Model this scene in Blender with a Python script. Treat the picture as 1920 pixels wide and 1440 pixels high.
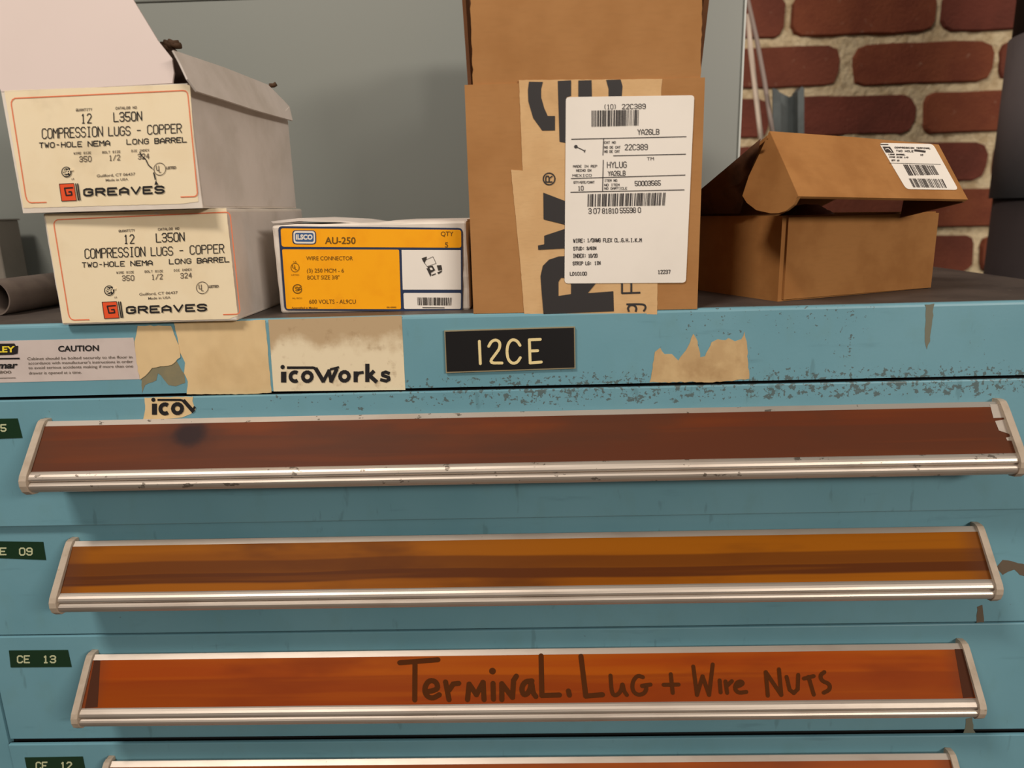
import bpy, bmesh, math, random
from mathutils import Vector as V, Matrix, noise
from mathutils.geometry import tessellate_polygon

for o in list(bpy.data.objects): bpy.data.objects.remove(o)
SC = bpy.context.scene
COL = SC.collection
random.seed(7)

# ------------------------------------------------------------------ camera
F = 1348.68
TILT, ROLL, YAW = 0.23675, -0.0275, -0.02459
CAM = V((0.00469, -0.43856, 0.06114))
def _basis():
    cx, sx, cz, sz = math.cos(TILT), math.sin(TILT), math.cos(YAW), math.sin(YAW)
    cr, sr = math.cos(ROLL), math.sin(ROLL)
    f = V((sz*cx, cz*cx, -sx)); r0 = V((cz, -sz, 0)); u0 = r0.cross(f)
    return r0*cr + u0*sr, u0*cr - r0*sr, f
RT, UP, FW = _basis()
cd = bpy.data.cameras.new('camera'); cam = bpy.data.objects.new('camera', cd); COL.objects.link(cam)
cd.sensor_fit = 'HORIZONTAL'; cd.sensor_width = 36; cd.lens = F*36/1920
cd.clip_start = 0.01
cd.dof.use_dof = True; cd.dof.focus_distance = 0.47; cd.dof.aperture_fstop = 6.5
m = Matrix.Identity(4)
for i in range(3): m[i][0], m[i][1], m[i][2] = RT[i], UP[i], -FW[i]
m.translation = CAM; cam.matrix_world = m
SC.camera = cam

# ------------------------------------------------------------------ world, lights, exposure
SC.view_settings.view_transform = 'Standard'; SC.view_settings.look = 'None'
SC.view_settings.exposure = 0.0; SC.view_settings.gamma = 1.0
SC.view_settings.use_curve_mapping = False
w = bpy.data.worlds.new('room_air'); SC.world = w; w.use_nodes = True
w.node_tree.nodes['Background'].inputs[0].default_value = (1.0, 0.91, 0.82, 1)
w.node_tree.nodes['Background'].inputs[1].default_value = 0.30
def area(name, loc, to, sx, sy, power, col):
    l = bpy.data.lights.new(name, 'AREA'); l.shape = 'RECTANGLE'; l.size = sx; l.size_y = sy
    l.energy = power; l.color = col
    o = bpy.data.objects.new(name, l); COL.objects.link(o); o.location = loc
    o.rotation_euler = (V(to)-V(loc)).to_track_quat('-Z', 'Y').to_euler(); return o
area('ceiling_or_fill_lamp', (-0.62, -0.85, 1.22), (0, 0, 0), 0.42, 0.14, 17, (1.0, 0.905, 0.80))
area('ceiling_or_fill_lamp', (1.55, -2.0, .80), (0, 0, 0), 1.0, 0.25, 35, (1.0, 0.90, 0.79))  # unseen fill light, added to brighten box sides and under the lid

# ------------------------------------------------------------------ helpers
def pdir(px, py): return FW + RT*((px-960)/F) + UP*((720-py)/F)
def hit(px, py, P, n):
    d = pdir(px, py); return CAM + d*((P-CAM).dot(n)/d.dot(n))
class Face:                                     # a plane of the place; n points outwards
    def __init__(s, P, n): s.P = V(P); s.n = V(n).normalized()
    def at(s, px, off=0.0): return hit(px[0], px[1], s.P + s.n*off, s.n)
def facing(P, n):
    n = V(n).normalized()
    return Face(P, n if n.dot(CAM-V(P)) > 0 else -n)
def plane3(a, b, c): return facing(a, (V(b)-V(a)).cross(V(c)-V(a)))

ROOTS = {}
def thing(name, label, cat, loc=(0, 0, 0), group=None):
    o = bpy.data.objects.new(name, None); COL.objects.link(o); o.location = loc
    o.empty_display_size = 0.02
    o['label'] = label; o['category'] = cat
    if group: o['group'] = group
    ROOTS[o.name] = V(loc); return o
def origin(p):
    if p is None: return V((0, 0, 0))
    while p.parent: p = p.parent
    return V(p.location)
def obj(name, verts, faces, mat, parent=None, smooth=False, label=None, bevel=0, seg=2):
    me = bpy.data.meshes.new(name); og = origin(parent)
    me.from_pydata([tuple(V(v)-og) for v in verts], [], faces); me.update()
    bm = bmesh.new(); bm.from_mesh(me)
    if bevel:
        bmesh.ops.remove_doubles(bm, verts=bm.verts, dist=1e-6)
        bmesh.ops.bevel(bm, geom=list(bm.edges), offset=bevel, segments=seg, affect='EDGES', profile=0.5, clamp_overlap=True)
    bmesh.ops.recalc_face_normals(bm, faces=bm.faces)
    bm.to_mesh(me); bm.free()
    me.materials.append(mat)
    if smooth:
        for p in me.polygons: p.use_smooth = True
    o = bpy.data.objects.new(name, me); COL.objects.link(o)
    if parent: o.parent = parent
    if label: o['label'] = label
    return o
def single(o, label, cat, group=None, kind=None):
    o['label'] = label; o['category'] = cat
    if group: o['group'] = group
    if kind: o['kind'] = kind
    return o
class MB:                                       # collects shapes for one mesh
    def __init__(s): s.v = []; s.f = []
    def add(s, v, f):
        k = len(s.v); s.v += [V(a) for a in v]; s.f += [tuple(i+k for i in q) for q in f]; return s
    def box(s, a, b, T=None):
        v = [V((x, y, z)) for x in (a[0], b[0]) for y in (a[1], b[1]) for z in (a[2], b[2])]
        if T: v = [T(q) for q in v]
        return s.add(v, [(0,1,3,2),(4,6,7,5),(0,4,5,1),(2,3,7,6),(0,2,6,4),(1,5,7,3)])
    def quad(s, a, b, c, d): return s.add([a, b, c, d], [(0, 1, 2, 3)])
    def slab(s, pts, n, t, holes=()):           # polygon given thickness along -n
        loops = [[V(p) for p in pts]] + [[V(p) for p in h] for h in holes]
        flat = [p for l in loops for p in l]; N = len(flat)
        tr = tessellate_polygon(loops)
        v = flat + [p - n*t for p in flat]; f = [tuple(q) for q in tr] + [tuple(i+N for i in reversed(q)) for q in tr]
        k = 0
        for l in loops:
            for i in range(len(l)):
                a, b = k+i, k+(i+1) % len(l); f.append((a, b, b+N, a+N))
            k += len(l)
        return s.add(v, f)
    def sheet(s, pts, holes=()):
        loops = [[V(p) for p in pts]] + [[V(p) for p in h] for h in holes]
        return s.add([p for l in loops for p in l], [tuple(q) for q in tessellate_polygon(loops)])
    def tube(s, path, r, n=12, cap=True):
        P = [V(p) for p in path]; rings = []
        for i, p in enumerate(P):
            d = (P[min(i+1, len(P)-1)] - P[max(i-1, 0)]).normalized()
            a = d.cross(V((0, 0, 1)) if abs(d.z) < .9 else V((1, 0, 0))).normalized(); b = d.cross(a)
            rings.append([p + (a*math.cos(t)+b*math.sin(t))*r for t in [2*math.pi*k/n for k in range(n)]])
        v = [q for R_ in rings for q in R_]; f = []
        for i in range(len(P)-1):
            for k in range(n): f.append((i*n+k, i*n+(k+1) % n, (i+1)*n+(k+1) % n, (i+1)*n+k))
        if cap: f += [tuple(range(n)), tuple((len(P)-1)*n+k for k in range(n))]
        return s.add(v, f)
    def build(s, name, mat, parent=None, **k): return obj(name, s.v, s.f, mat, parent, **k)
def extrude_x(prof, x0, x1, close=True):        # prof: (y,z) outline
    n = len(prof); v = [V((x0, y, z)) for y, z in prof] + [V((x1, y, z)) for y, z in prof]
    f = [(i, (i+1) % n, n+(i+1) % n, n+i) for i in range(n)]
    f += [tuple(q) for q in tessellate_polygon([v[:n]])] + [tuple(i+n for i in q) for q in tessellate_polygon([v[:n]])]
    return v, f

# --- flat print on a face: everything is laid out on the face itself
FONT = {}
def _f(s):
    for it in s.strip().split('\n'):
        c, d = it.split(' ', 1)
        FONT[c] = [[(int(a[0]), int(a[1])) for a in pl.split()] for pl in d.split('|')]
_f("""A 00 04 26 44 40|02 42
B 00 06 36 45 44 33 42 41 30 00|03 33
C 45 36 16 05 01 10 30 41
D 00 06 26 44 42 20 00
E 46 06 00 40|03 33
F 46 06 00|03 33
G 45 36 16 05 01 10 30 41 43 23
H 00 06|40 46|03 43
I 20 26|10 30|16 36
J 46 41 30 10 01
K 00 06|46 02|13 40
L 06 00 40
M 00 06 23 46 40
N 00 06 40 46
O 10 01 05 16 36 45 41 30 10
P 00 06 36 45 44 33 03
Q 10 01 05 16 36 45 41 30 10|22 40
R 00 06 36 45 44 33 03|23 40
S 45 36 16 05 04 13 33 42 41 30 10 01
T 06 46|26 20
U 06 01 10 30 41 46
V 06 20 46
W 06 10 24 30 46
X 00 46|06 40
Y 06 23 46|23 20
Z 06 46 00 40
0 10 01 05 16 36 45 41 30 10
1 15 26 20|10 30
2 05 16 36 45 44 00 40
3 05 16 36 45 44 33 42 41 30 10 01|13 33
4 30 36 02 42
5 46 06 03 33 42 41 30 10 01
6 45 36 16 05 01 10 30 41 42 33 03
7 06 46 45 20
8 13 04 05 16 36 45 44 33 13 02 01 10 30 41 42 33
9 01 10 30 41 45 36 16 05 04 13 43
- 13 33
/ 00 46
+ 03 43|21 25
( 36 25 21 30
) 16 25 21 10
. 20 21
: 21 22|24 25
, 10 21
# 11 15|31 35|02 42|04 44""")
GL = {}
def glyphs(s, bold):
    k = (s, bold)
    if k not in GL:
        cu = bpy.data.curves.new('t', 'FONT'); cu.body = s; cu.size = 1; cu.offset = bold; cu.resolution_u = 3
        ob = bpy.data.objects.new('t', cu); COL.objects.link(ob)
        bpy.context.view_layer.update()
        me = ob.evaluated_get(bpy.context.evaluated_depsgraph_get()).to_mesh()
        GL[k] = ([(v.co.x, v.co.y) for v in me.vertices], [tuple(p.vertices) for p in me.polygons])
        bpy.data.objects.remove(ob); bpy.data.curves.remove(cu)
    return GL[k]
def chaikin(p, n=2):
    for _ in range(n):
        q = [p[0]]
        for a, b in zip(p, p[1:]): q += [(a[0]*.75+b[0]*.25, a[1]*.75+b[1]*.25), (a[0]*.25+b[0]*.75, a[1]*.25+b[1]*.75)]
        p = q + [p[-1]]
    return p
class Ink:                                      # print of one colour on one face
    def __init__(s, face, off=0.00025, T=None): s.F = face; s.off = off; s.k = 0; s.m = MB(); s.T = T or (lambda p: p)
    def p(s, q): return s.F.at(s.T(q), s.off + (s.k % 40)*2e-6)
    def poly(s, pts, holes=()): s.k += 1; s.m.sheet([s.p(q) for q in pts], [[s.p(q) for q in h] for h in holes]); return s
    def line(s, pts, w, cap=0.5, close=False, rnd=False):
        if rnd:
            for p_ in pts: s.disc(p_, w/2, 10)
            cap = 0
        if close: pts = list(pts) + [pts[0]]
        n = len(pts)
        for i in range(n-1):
            s.k += 1; a, b = pts[i], pts[i+1]; dx, dy = b[0]-a[0], b[1]-a[1]; L = math.hypot(dx, dy) or 1e-6
            dx /= L; dy /= L; h = w/2
            e0 = h*(cap if i == 0 and not close else .42); e1 = h*(cap if i == n-2 and not close else .42)
            A = (a[0]-dx*e0, a[1]-dy*e0); B = (b[0]+dx*e1, b[1]+dy*e1)
            s.m.quad(*[s.p(q) for q in ((A[0]-dy*h, A[1]+dx*h), (B[0]-dy*h, B[1]+dx*h), (B[0]+dy*h, B[1]-dx*h), (A[0]+dy*h, A[1]-dx*h))])
        return s
    def arc(s, c, rx, ry, a0, a1, w, n=14):
        full = abs(a1-a0) >= 359
        pts = [(c[0]+rx*math.cos(math.radians(a0+(a1-a0)*i/n)), c[1]-ry*math.sin(math.radians(a0+(a1-a0)*i/n))) for i in range(n+(0 if full else 1))]
        return s.line(pts, w, 0, full)
    def disc(s, c, r, n=14): return s.poly([(c[0]+r*math.cos(2*math.pi*i/n), c[1]+r*math.sin(2*math.pi*i/n)) for i in range(n)])
    def stroke(s, txt, p0, p1, h, w, gap=2):    # plotter / matrix lettering
        n = len(txt); W = n*4 + (n-1)*gap; ux, uy = (p1[0]-p0[0])/W, (p1[1]-p0[1])/W; L = math.hypot(ux, uy)
        vx, vy = uy/L*h/6, -ux/L*h/6
        for i, c in enumerate(txt):
            for pl in FONT.get(c, []):
                s.line([(p0[0]+ux*(i*(4+gap)+a)+vx*b, p0[1]+uy*(i*(4+gap)+a)+vy*b) for a, b in pl], w, .8)
        return s
    def text(s, txt, p0, p1, h, bold=0.0, up=None):
        v, f = glyphs(txt, bold); hv, _ = glyphs('H', bold)
        x0 = min(a for a, b in v); x1 = max(a for a, b in v); cap = max(b for a, b in hv)
        ux, uy = (p1[0]-p0[0])/(x1-x0), (p1[1]-p0[1])/(x1-x0); L = math.hypot(ux, uy)
        if up is None: up = (uy/L, -ux/L)
        vx, vy = up[0]*h/cap, up[1]*h/cap
        s.m.add([s.p((p0[0]+ux*(a-x0)+vx*b, p0[1]+uy*(a-x0)+vy*b)) for a, b in v], f); return s
    def bars(s, q, n, seed, dens=.5):           # bar code between px corners tl,tr,br,bl
        rnd = random.Random(seed); ws = [rnd.choice((1, 1, 1, 2, 2, 3)) for _ in range(2*n)]; T = sum(ws); t = 0
        lp = lambda a, b, k: (a[0]+(b[0]-a[0])*k, a[1]+(b[1]-a[1])*k)
        for i, k in enumerate(ws):
            if i % 2 == 0:
                a, b = t/T, (t+k)/T
                s.m.quad(*[s.p(z) for z in (lp(q[0], q[1], a), lp(q[0], q[1], b), lp(q[3], q[2], b), lp(q[3], q[2], a))])
            t += k
        return s
    def build(s, name, mat, parent, label=None):
        o = s.m.build(name, mat, parent, label=label)
        if name in ('faint_text', 'printed_text', 'small_print', 'label_print', 'sticker_print', 'picture_and_bars'): o['kind'] = 'stuff'
        return o
def zoomed(x0, y0, k): return lambda q: (x0+q[0]/k, y0+q[1]/k)
def paper(face, pts, mat, parent, name, t=0.0002, off=0.0002, label=None, T=None, rough=0, seed=1, holes=()):
    T = T or (lambda p: p); pts = [T(p) for p in pts]
    if rough:                                   # torn outline
        rnd = random.Random(seed); out = []
        for i in range(len(pts)):
            a, b = pts[i], pts[(i+1) % len(pts)]; L = math.hypot(b[0]-a[0], b[1]-a[1]); k = max(1, int(L/7))
            out.append(a)
            for j in range(1, k):
                out.append((a[0]+(b[0]-a[0])*j/k+rnd.uniform(-rough, rough), a[1]+(b[1]-a[1])*j/k+rnd.uniform(-rough, rough)))
        pts = out
    mb = MB(); mb.slab([face.at(p, off) for p in pts], face.n, t)
    return mb.build(name, mat, parent, label=label)
def rrect(a, b, c, d, r=6, n=4):                # rounded quad in px, corners tl tr br bl
    Q = [a, b, c, d]; out = []
    for i in range(4):
        p, q, s_ = V(Q[i-1]), V(Q[i]), V(Q[(i+1) % 4])
        e = q + (p-q).normalized()*r; g = q + (s_-q).normalized()*r
        for k in range(n+1):
            t = k/n; z = e*(1-t)**2 + q*2*t*(1-t) + g*t*t; out.append((z.x, z.y))
    return out

# ------------------------------------------------------------------ materials
def srgb(r, g, b):
    f = lambda c: (c/255/12.92) if c/255 <= .04045 else ((c/255+.055)/1.055)**2.4
    return (f(r), f(g), f(b), 1)
class Mat:
    def __init__(s, name, col, rough=.6, metal=0, spec=.5, coat=0):
        s.m = bpy.data.materials.new(name); s.m.use_nodes = True; s.t = s.m.node_tree; s.n = s.t.nodes
        s.b = s.n['Principled BSDF']; s.b.inputs['Roughness'].default_value = rough; s.b.inputs['Metallic'].default_value = metal
        s.b.inputs['Specular IOR Level'].default_value = spec; s.b.inputs['Coat Weight'].default_value = coat
        s.pos = s.n.new('ShaderNodeNewGeometry').outputs['Position']
        c = s.n.new('ShaderNodeRGB'); c.outputs[0].default_value = srgb(*col); s.c = c.outputs[0]
    def link(s, a, b): s.t.links.new(a, b)
    def noise(s, sc, stretch=(1, 1, 1), detail=4, rough=.55, off=0):
        mp = s.n.new('ShaderNodeMapping'); mp.inputs['Scale'].default_value = stretch; mp.inputs['Location'].default_value = (off, off*.7, off*1.3)
        s.link(s.pos, mp.inputs[0]); nz = s.n.new('ShaderNodeTexNoise'); nz.inputs['Scale'].default_value = sc
        nz.inputs['Detail'].default_value = detail; nz.inputs['Roughness'].default_value = rough
        s.link(mp.outputs[0], nz.inputs['Vector']); return nz.outputs['Fac']
    def ramp(s, v, lo, hi, a=0., b=1.):
        r = s.n.new('ShaderNodeMapRange'); r.interpolation_type = 'SMOOTHSTEP'
        for i, x in zip((1, 2, 3, 4), (lo, hi, a, b)): r.inputs[i].default_value = x
        s.link(v, r.inputs[0]); return r.outputs[0]
    def math(s, op, a, b=None):
        r = s.n.new('ShaderNodeMath'); r.operation = op
        for i, x in enumerate((a, b)):
            if x is None: continue
            if isinstance(x, (int, float)): r.inputs[i].default_value = x
            else: s.link(x, r.inputs[i])
        return r.outputs[0]
    def axis(s, k):
        r = s.n.new('ShaderNodeSeparateXYZ'); s.link(s.pos, r.inputs[0]); return r.outputs[k]
    def mix(s, fac, col):
        x = s.n.new('ShaderNodeMix'); x.data_type = 'RGBA'
        if isinstance(fac, (int, float)): x.inputs[0].default_value = fac
        else: s.link(fac, x.inputs[0])
        s.link(s.c, x.inputs[6]); x.inputs[7].default_value = srgb(*col); s.c = x.outputs[2]; return s
    def bump(s, h, st, d=.001):
        b = s.n.new('ShaderNodeBump'); b.inputs['Strength'].default_value = st; b.inputs['Distance'].default_value = d
        s.link(h, b.inputs['Height']); s.link(b.outputs[0], s.b.inputs['Normal']); return s
    def done(s): s.link(s.c, s.b.inputs['Base Color']); return s.m
def plain(name, col, rough=.6, **k): return Mat(name, col, rough, **k).done()

# blue cabinet paint: chipped where drawers and boxes rub it
def paint(wear):
    q = Mat('blue_paint', (112, 158, 172), .42, spec=.4)
    q.mix(q.ramp(q.noise(9, detail=3), .35, .75, 0, .55), (96, 144, 158))
    q.mix(q.ramp(q.noise(60, (1, 1, .6)), .5, .8, 0, .35), (106, 146, 150))
    q.mix(q.ramp(q.noise(28, (.6, 1, 4), off=3), .62, .78, 0, .4), (86, 124, 136))
    fine = q.noise(330, (1, 1, 1), 3, .6, 5); big = q.noise(190, (1, 1, 1.2), 5, .62, 9); lo = q.noise(16, (1, 1, 1), 2, .5, 2)
    if wear:
        z = q.axis(2); x = q.axis(0)
        band = q.math('MULTIPLY', q.ramp(z, -.030, -.043), q.ramp(z, -.064, -.054))
        band = q.math('MULTIPLY', band, q.ramp(x, -.28, .06, .3, 1))
        body = q.math('MULTIPLY', q.ramp(x, .02, .12, 0, .62), q.ramp(lo, .4, .62)); body = q.math('MULTIPLY', body, q.ramp(z, -.05, -.044))
        mk = q.math('MAXIMUM', band, body)
        th = q.math('SUBTRACT', .76, q.math('MULTIPLY', mk, .195))
        g = q.math('GREATER_THAN', big, th); h2 = q.math('GREATER_THAN', fine, q.math('ADD', th, .02))
        m_ = q.math('MAXIMUM', g, h2)
    else:
        m_ = q.math('GREATER_THAN', big, .745)
    q.mix(q.math('MULTIPLY', m_, .7), (78, 72, 58))
    q.mix(q.ramp(q.noise(130, (1, 1, .25), 3, .5, 21), .66, .74, 0, .28), (70, 96, 98))
    q.bump(fine, .05); return q.done()
PAINT_W = paint(True); PAINT = paint(False)
def top_mat():
    q = Mat('dark_worktop', (82, 72, 66), .55); q.mix(q.ramp(q.noise(25), .35, .7), (66, 58, 54))
    q.mix(q.ramp(q.noise(180), .62, .75, 0, .6), (110, 100, 90)); return q.bump(q.noise(200), .1).done()
TOP = top_mat()
DARK = plain('gap_black', (10, 12, 14), .9)
def alu_mat(name, dirt):
    q = Mat(name, (204, 192, 180), .46, metal=.8)
    q.mix(q.ramp(q.noise(40, (.5, 1, 1.5), 4), .45, .8, 0, .5), (176, 160, 146))
    q.mix(q.math('MULTIPLY', q.math('GREATER_THAN', q.noise(120, (.7, 1, 1.2), 5, .65, 4), dirt), .7), (72, 60, 46))
    return q.bump(q.noise(160, (.2, 1, 1)), .06).done()
ALU_W = alu_mat('worn_aluminium', .63); ALU = alu_mat('aluminium', .72)
def cap_mat():
    q = Mat('cream_end_plate', (176, 160, 142), .6); q.mix(q.ramp(q.noise(90), .4, .75, 0, .6), (146, 128, 106))
    q.mix(q.ramp(q.noise(300), .64, .75, 0, .5), (120, 100, 74)); return q.done()
CAP = cap_mat()
def amber(name, c1, c2, c3, off, zt, bands):
    q = Mat(name, c1, .5, spec=.08)
    q.mix(q.ramp(q.noise(60, (.05, 1, 1), 3, .5, off), .4, .62), c2)
    z = q.math('ADD', q.axis(2), q.math('MULTIPLY', q.noise(5, (1, 1, 0), 2, .5, off), .006))
    for a, b, k in bands:                        # printed bands running along the strip
        m_ = q.math('MULTIPLY', q.ramp(z, zt+.003+b-.0012, zt+.003+b), q.ramp(z, zt+.003+a, zt+.003+a-.0012))
        q.mix(q.math('MULTIPLY', m_, k), c3)
    q.mix(q.ramp(q.noise(26, (.3, 1, 1), 4, .55, off+7), .48, .7, 0, .75), c3)
    q.mix(q.ramp(q.noise(170, (.03, 1, 1), 2, .5, off+2), .55, .72, 0, .35), c2)
    if off == 1:                                 # a dark ink stain soaked into the strip
        dx = q.math('MULTIPLY', q.math('ADD', q.axis(0), .2066), .62); dz = q.math('ADD', q.axis(2), .0684)
        r_ = q.math('SQRT', q.math('ADD', q.math('MULTIPLY', dx, dx), q.math('MULTIPLY', dz, dz)))
        r_ = q.math('ADD', r_, q.math('MULTIPLY', q.noise(140, detail=3), .004)); q.mix(q.ramp(r_, .0105, .0055, 0, .96), (34, 26, 30))
        q.mix(q.ramp(r_, .018, .008, 0, .3), (60, 36, 30))
    e = q.math('ABSOLUTE', q.math('ADD', q.axis(0), .0047)); q.mix(q.ramp(e, .278, .298, 0, .55), (84, 50, 34))
    return q.done()
Zt_ = (-.05817, -.14298, -.22797, -.31261)
AMB = [amber('red_brown_strip', (94, 46, 26), (110, 53, 23), (78, 46, 32), 1, Zt_[0], ((-.012, -.03, .5),)),
       amber('amber_strip', (142, 80, 2), (126, 68, 2), (84, 40, 6), 12, Zt_[1], ((-.0125, -.0185, .7), (-.0185, -.0235, 1))),
       amber('orange_strip', (148, 60, 1), (158, 74, 1), (122, 46, 2), 25, Zt_[2], ((-.014, -.03, .6),)), amber('rust_strip', (136, 66, 28), (152, 72, 20), (116, 56, 28), 33, Zt_[3], ())]
def kraft(name, c1, c2, gr=60, off=0):
    q = Mat(name, c1, .8, spec=.2); q.mix(q.ramp(q.noise(gr*.4, (1, 1, 1), 4, .55, off), .35, .7), c2)
    q.mix(q.ramp(q.noise(gr*5, (.3, .3, 1.6), 2, .5, off), .45, .7, 0, .12), tuple(int(c*.84) for c in c1))
    q.mix(q.ramp(q.noise(gr*.25, off=off+3), .6, .8, 0, .35), tuple(int(c*.78) for c in c1))
    return q.bump(q.noise(34 if 'tape' in name else 500, (1, 1, .6) if 'tape' in name else (.3, .3, 1), 2), .5 if 'tape' in name else .06, .003 if 'tape' in name else .0005).done()
KRAFT = kraft('brown_cardboard', (172, 124, 76), (162, 114, 67)); KRAFT2 = kraft('tan_cardboard', (166, 116, 66), (150, 101, 54), 80, 5)
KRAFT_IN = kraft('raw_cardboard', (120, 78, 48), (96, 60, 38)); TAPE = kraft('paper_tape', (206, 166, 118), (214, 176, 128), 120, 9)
EDGE = kraft('cut_cardboard_edge', (176, 140, 100), (120, 90, 60), 200, 2)
def dirty(name, c1, c2, c3, sc=40, hi=.75, off=0, rough=.6, crease=0):
    q = Mat(name, c1, rough, spec=.3); q.mix(q.ramp(q.noise(sc, detail=5, off=off), .4, hi), c2)
    q.mix(q.ramp(q.noise(sc*.5, detail=4, off=off+4), .58, .74, 0, .7), c3)
    if crease: q.bump(q.noise(38, (1.4, 1, .6), 2, .5, 8), crease, .004)
    return q.done()
WHITEBOX = dirty('white_carton', (226, 216, 204), (214, 202, 190), (180, 166, 150), 45)
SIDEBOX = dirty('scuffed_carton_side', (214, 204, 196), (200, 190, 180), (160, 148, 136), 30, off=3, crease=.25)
CREAM = dirty('cream_label', (238, 221, 188), (234, 215, 180), (214, 196, 164), 50, off=6)
LABEL = dirty('white_label', (238, 230, 220), (232, 224, 214), (226, 216, 204), 20)
def oldpaper():
    q = Mat('stained_paper', (230, 214, 182), .6, spec=.3); z = q.axis(2)
    w_ = q.math('ADD', z, q.math('MULTIPLY', q.noise(55, detail=5, off=3), .030))
    q.mix(q.ramp(w_, -.008, .004, 0, .8), (176, 146, 108)); q.mix(q.ramp(q.noise(130, detail=5), .55, .72, 0, .5), (158, 130, 96))
    return q.done()
OLDPAPER = oldpaper()
TANPAPER = dirty('tan_paper', (222, 194, 148), (206, 176, 130), (178, 146, 102), 26, .8, 14, .5, .6)
RESIDUE = dirty('tan_residue', (190, 158, 114), (204, 174, 128), (168, 134, 92), 80, .7, 2)
GLUE = dirty('grey_glue', (128, 122, 98), (140, 130, 100), (104, 112, 100), 80, .7, 2)
PINKLAB = dirty('pale_caution_label', (206, 192, 186), (198, 184, 178), (180, 166, 160), 60, .8, 2, .4)
BLACKINK = plain('black_ink', (30, 27, 28), .55); GREYINK = plain('worn_ink', (96, 84, 72), .6)
ORANGE = plain('orange_ink', (232, 84, 40), .55); BORDER = plain('orange_border_ink', (232, 124, 84), .55)
YELLOW = dirty('yellow_print', (252, 172, 14), (246, 162, 10), (226, 148, 20), 60); NAVY = plain('navy_ink', (38, 52, 84), .5)
WHITEINK = plain('white_ink', (232, 222, 208), .5); GREEN = plain('green_tape', (24, 52, 32), .4); DYMO = plain('raised_pale_letters', (196, 200, 160), .5)
PLATE = plain('black_plate', (28, 27, 28), .38); ENG = plain('engraved_cream', (232, 212, 156), .5)
MARK = plain('faded_marker', (74, 36, 8), .8, spec=.1); YEL2 = plain('yellow_ink', (240, 216, 60), .5); OLIVE = plain('olive_ink', (112, 78, 16), .5)

# ------------------------------------------------------------------ the room
fl = MB().box((-6, -6, -1.17), (6, .85, -1.12))
q = Mat('concrete', (120, 112, 104), .8); q.mix(q.ramp(q.noise(4), .4, .7), (100, 94, 88))
o = fl.build('floor', q.done()); o['kind'] = 'structure'
WY = .62
q = Mat('dim_painted_wall', (96, 84, 74), .85)
o = MB().box((-6, -3.6, -1.12), (6, -3.5, 1.3)).build('wall_front', q.done()); o['kind'] = 'structure'
q = Mat('lime_mortar', (226, 206, 168), .95); q.mix(q.ramp(q.noise(60), .4, .7), (196, 172, 134)); q.mix(q.ramp(q.noise(220, detail=6), .55, .75, 0, .7), (236, 220, 190))
MORTAR = q.bump(q.noise(140, detail=8), 1.0, .006).done()
# mortar bed: a rough, gridded wall face set behind the bricks
nx, nz = 420, 140; X0, X1, Z0, Z1 = -1.5, 1.6, -.40, .62; v = []; f = []
for j in range(nz+1):
    for i in range(nx+1):
        x = X0+(X1-X0)*i/nx; z = Z0+(Z1-Z0)*j/nz
        v.append((x, WY+.0062+.0035*noise.noise(V((x*40, z*40, 1)))+.0028*noise.noise(V((x*150, z*150, 4))), z))
for j in range(nz):
    for i in range(nx):
        a = j*(nx+1)+i; f.append((a, a+1, a+nx+2, a+nx+1))
wall = obj('wall_back', v, f, MORTAR, None, smooth=True)
wb = MB().box((-3, WY+.02, -1.12), (3, WY+.12, 1.7)); k = len(wall.data.vertices)
wm = wb.build('wall_core', MORTAR, wall); wm['kind'] = 'structure'
wall['kind'] = 'structure'
BR = []
for i, (a, b) in enumerate((((118, 64, 52), (102, 56, 46)), ((122, 68, 52), (108, 60, 48)), ((110, 64, 58), (96, 56, 52)), ((132, 74, 52), (116, 62, 46)))):
    q = Mat('red_brick', a, .9, spec=.15); q.mix(q.ramp(q.noise(18, off=i), .35, .7), b)
    q.mix(q.ramp(q.noise(90, detail=6, off=i), .64, .74, 0, .6), (156, 118, 98)); BR.append(q.bump(q.noise(260, detail=6), .7, .003).done())
ZC = .2727; PIT = .0645
def brick(xa, xb, za, zb, rnd):
    r = .009 + rnd.random()*.009; pts = []
    n = 4
    for cx, cz, s in ((xb-r, zb-r, 0), (xa+r, zb-r, 90), (xa+r, za+r, 180), (xb-r, za+r, 270)):
        for k_ in range(3):
            t = math.radians(s+k_*45); pts.append((cx+r*math.cos(t), cz+r*math.sin(t)))
    out = []
    for i in range(len(pts)):
        a, b = pts[i], pts[(i+1) % len(pts)]; out.append(a)
        if math.hypot(b[0]-a[0], b[1]-a[1]) > .05:
            for j in (1, 2, 3): out.append((a[0]+(b[0]-a[0])*j/4, a[1]+(b[1]-a[1])*j/4))
    out = [(x+rnd.uniform(-.0013, .0013), z+rnd.uniform(-.0016, .0016)) for x, z in out]
    y = WY - rnd.uniform(-.002, .003); n = len(out); cx = (xa+xb)/2; cz = (za+zb)/2
    V_ = [(x, WY+.018, z) for x, z in out] + [(x, y+.004, z) for x, z in out] + [(cx+(x-cx)*.985, y, cz+(z-cz)*.93) for x, z in out]
    F_ = []
    for i in range(n):
        j = (i+1) % n; F_ += [(i, j, n+j, n+i), (n+i, n+j, 2*n+j, 2*n+i)]
    F_.append(tuple(2*n+i for i in range(n)))
    return V_, F_
rnd = random.Random(5)
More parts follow.
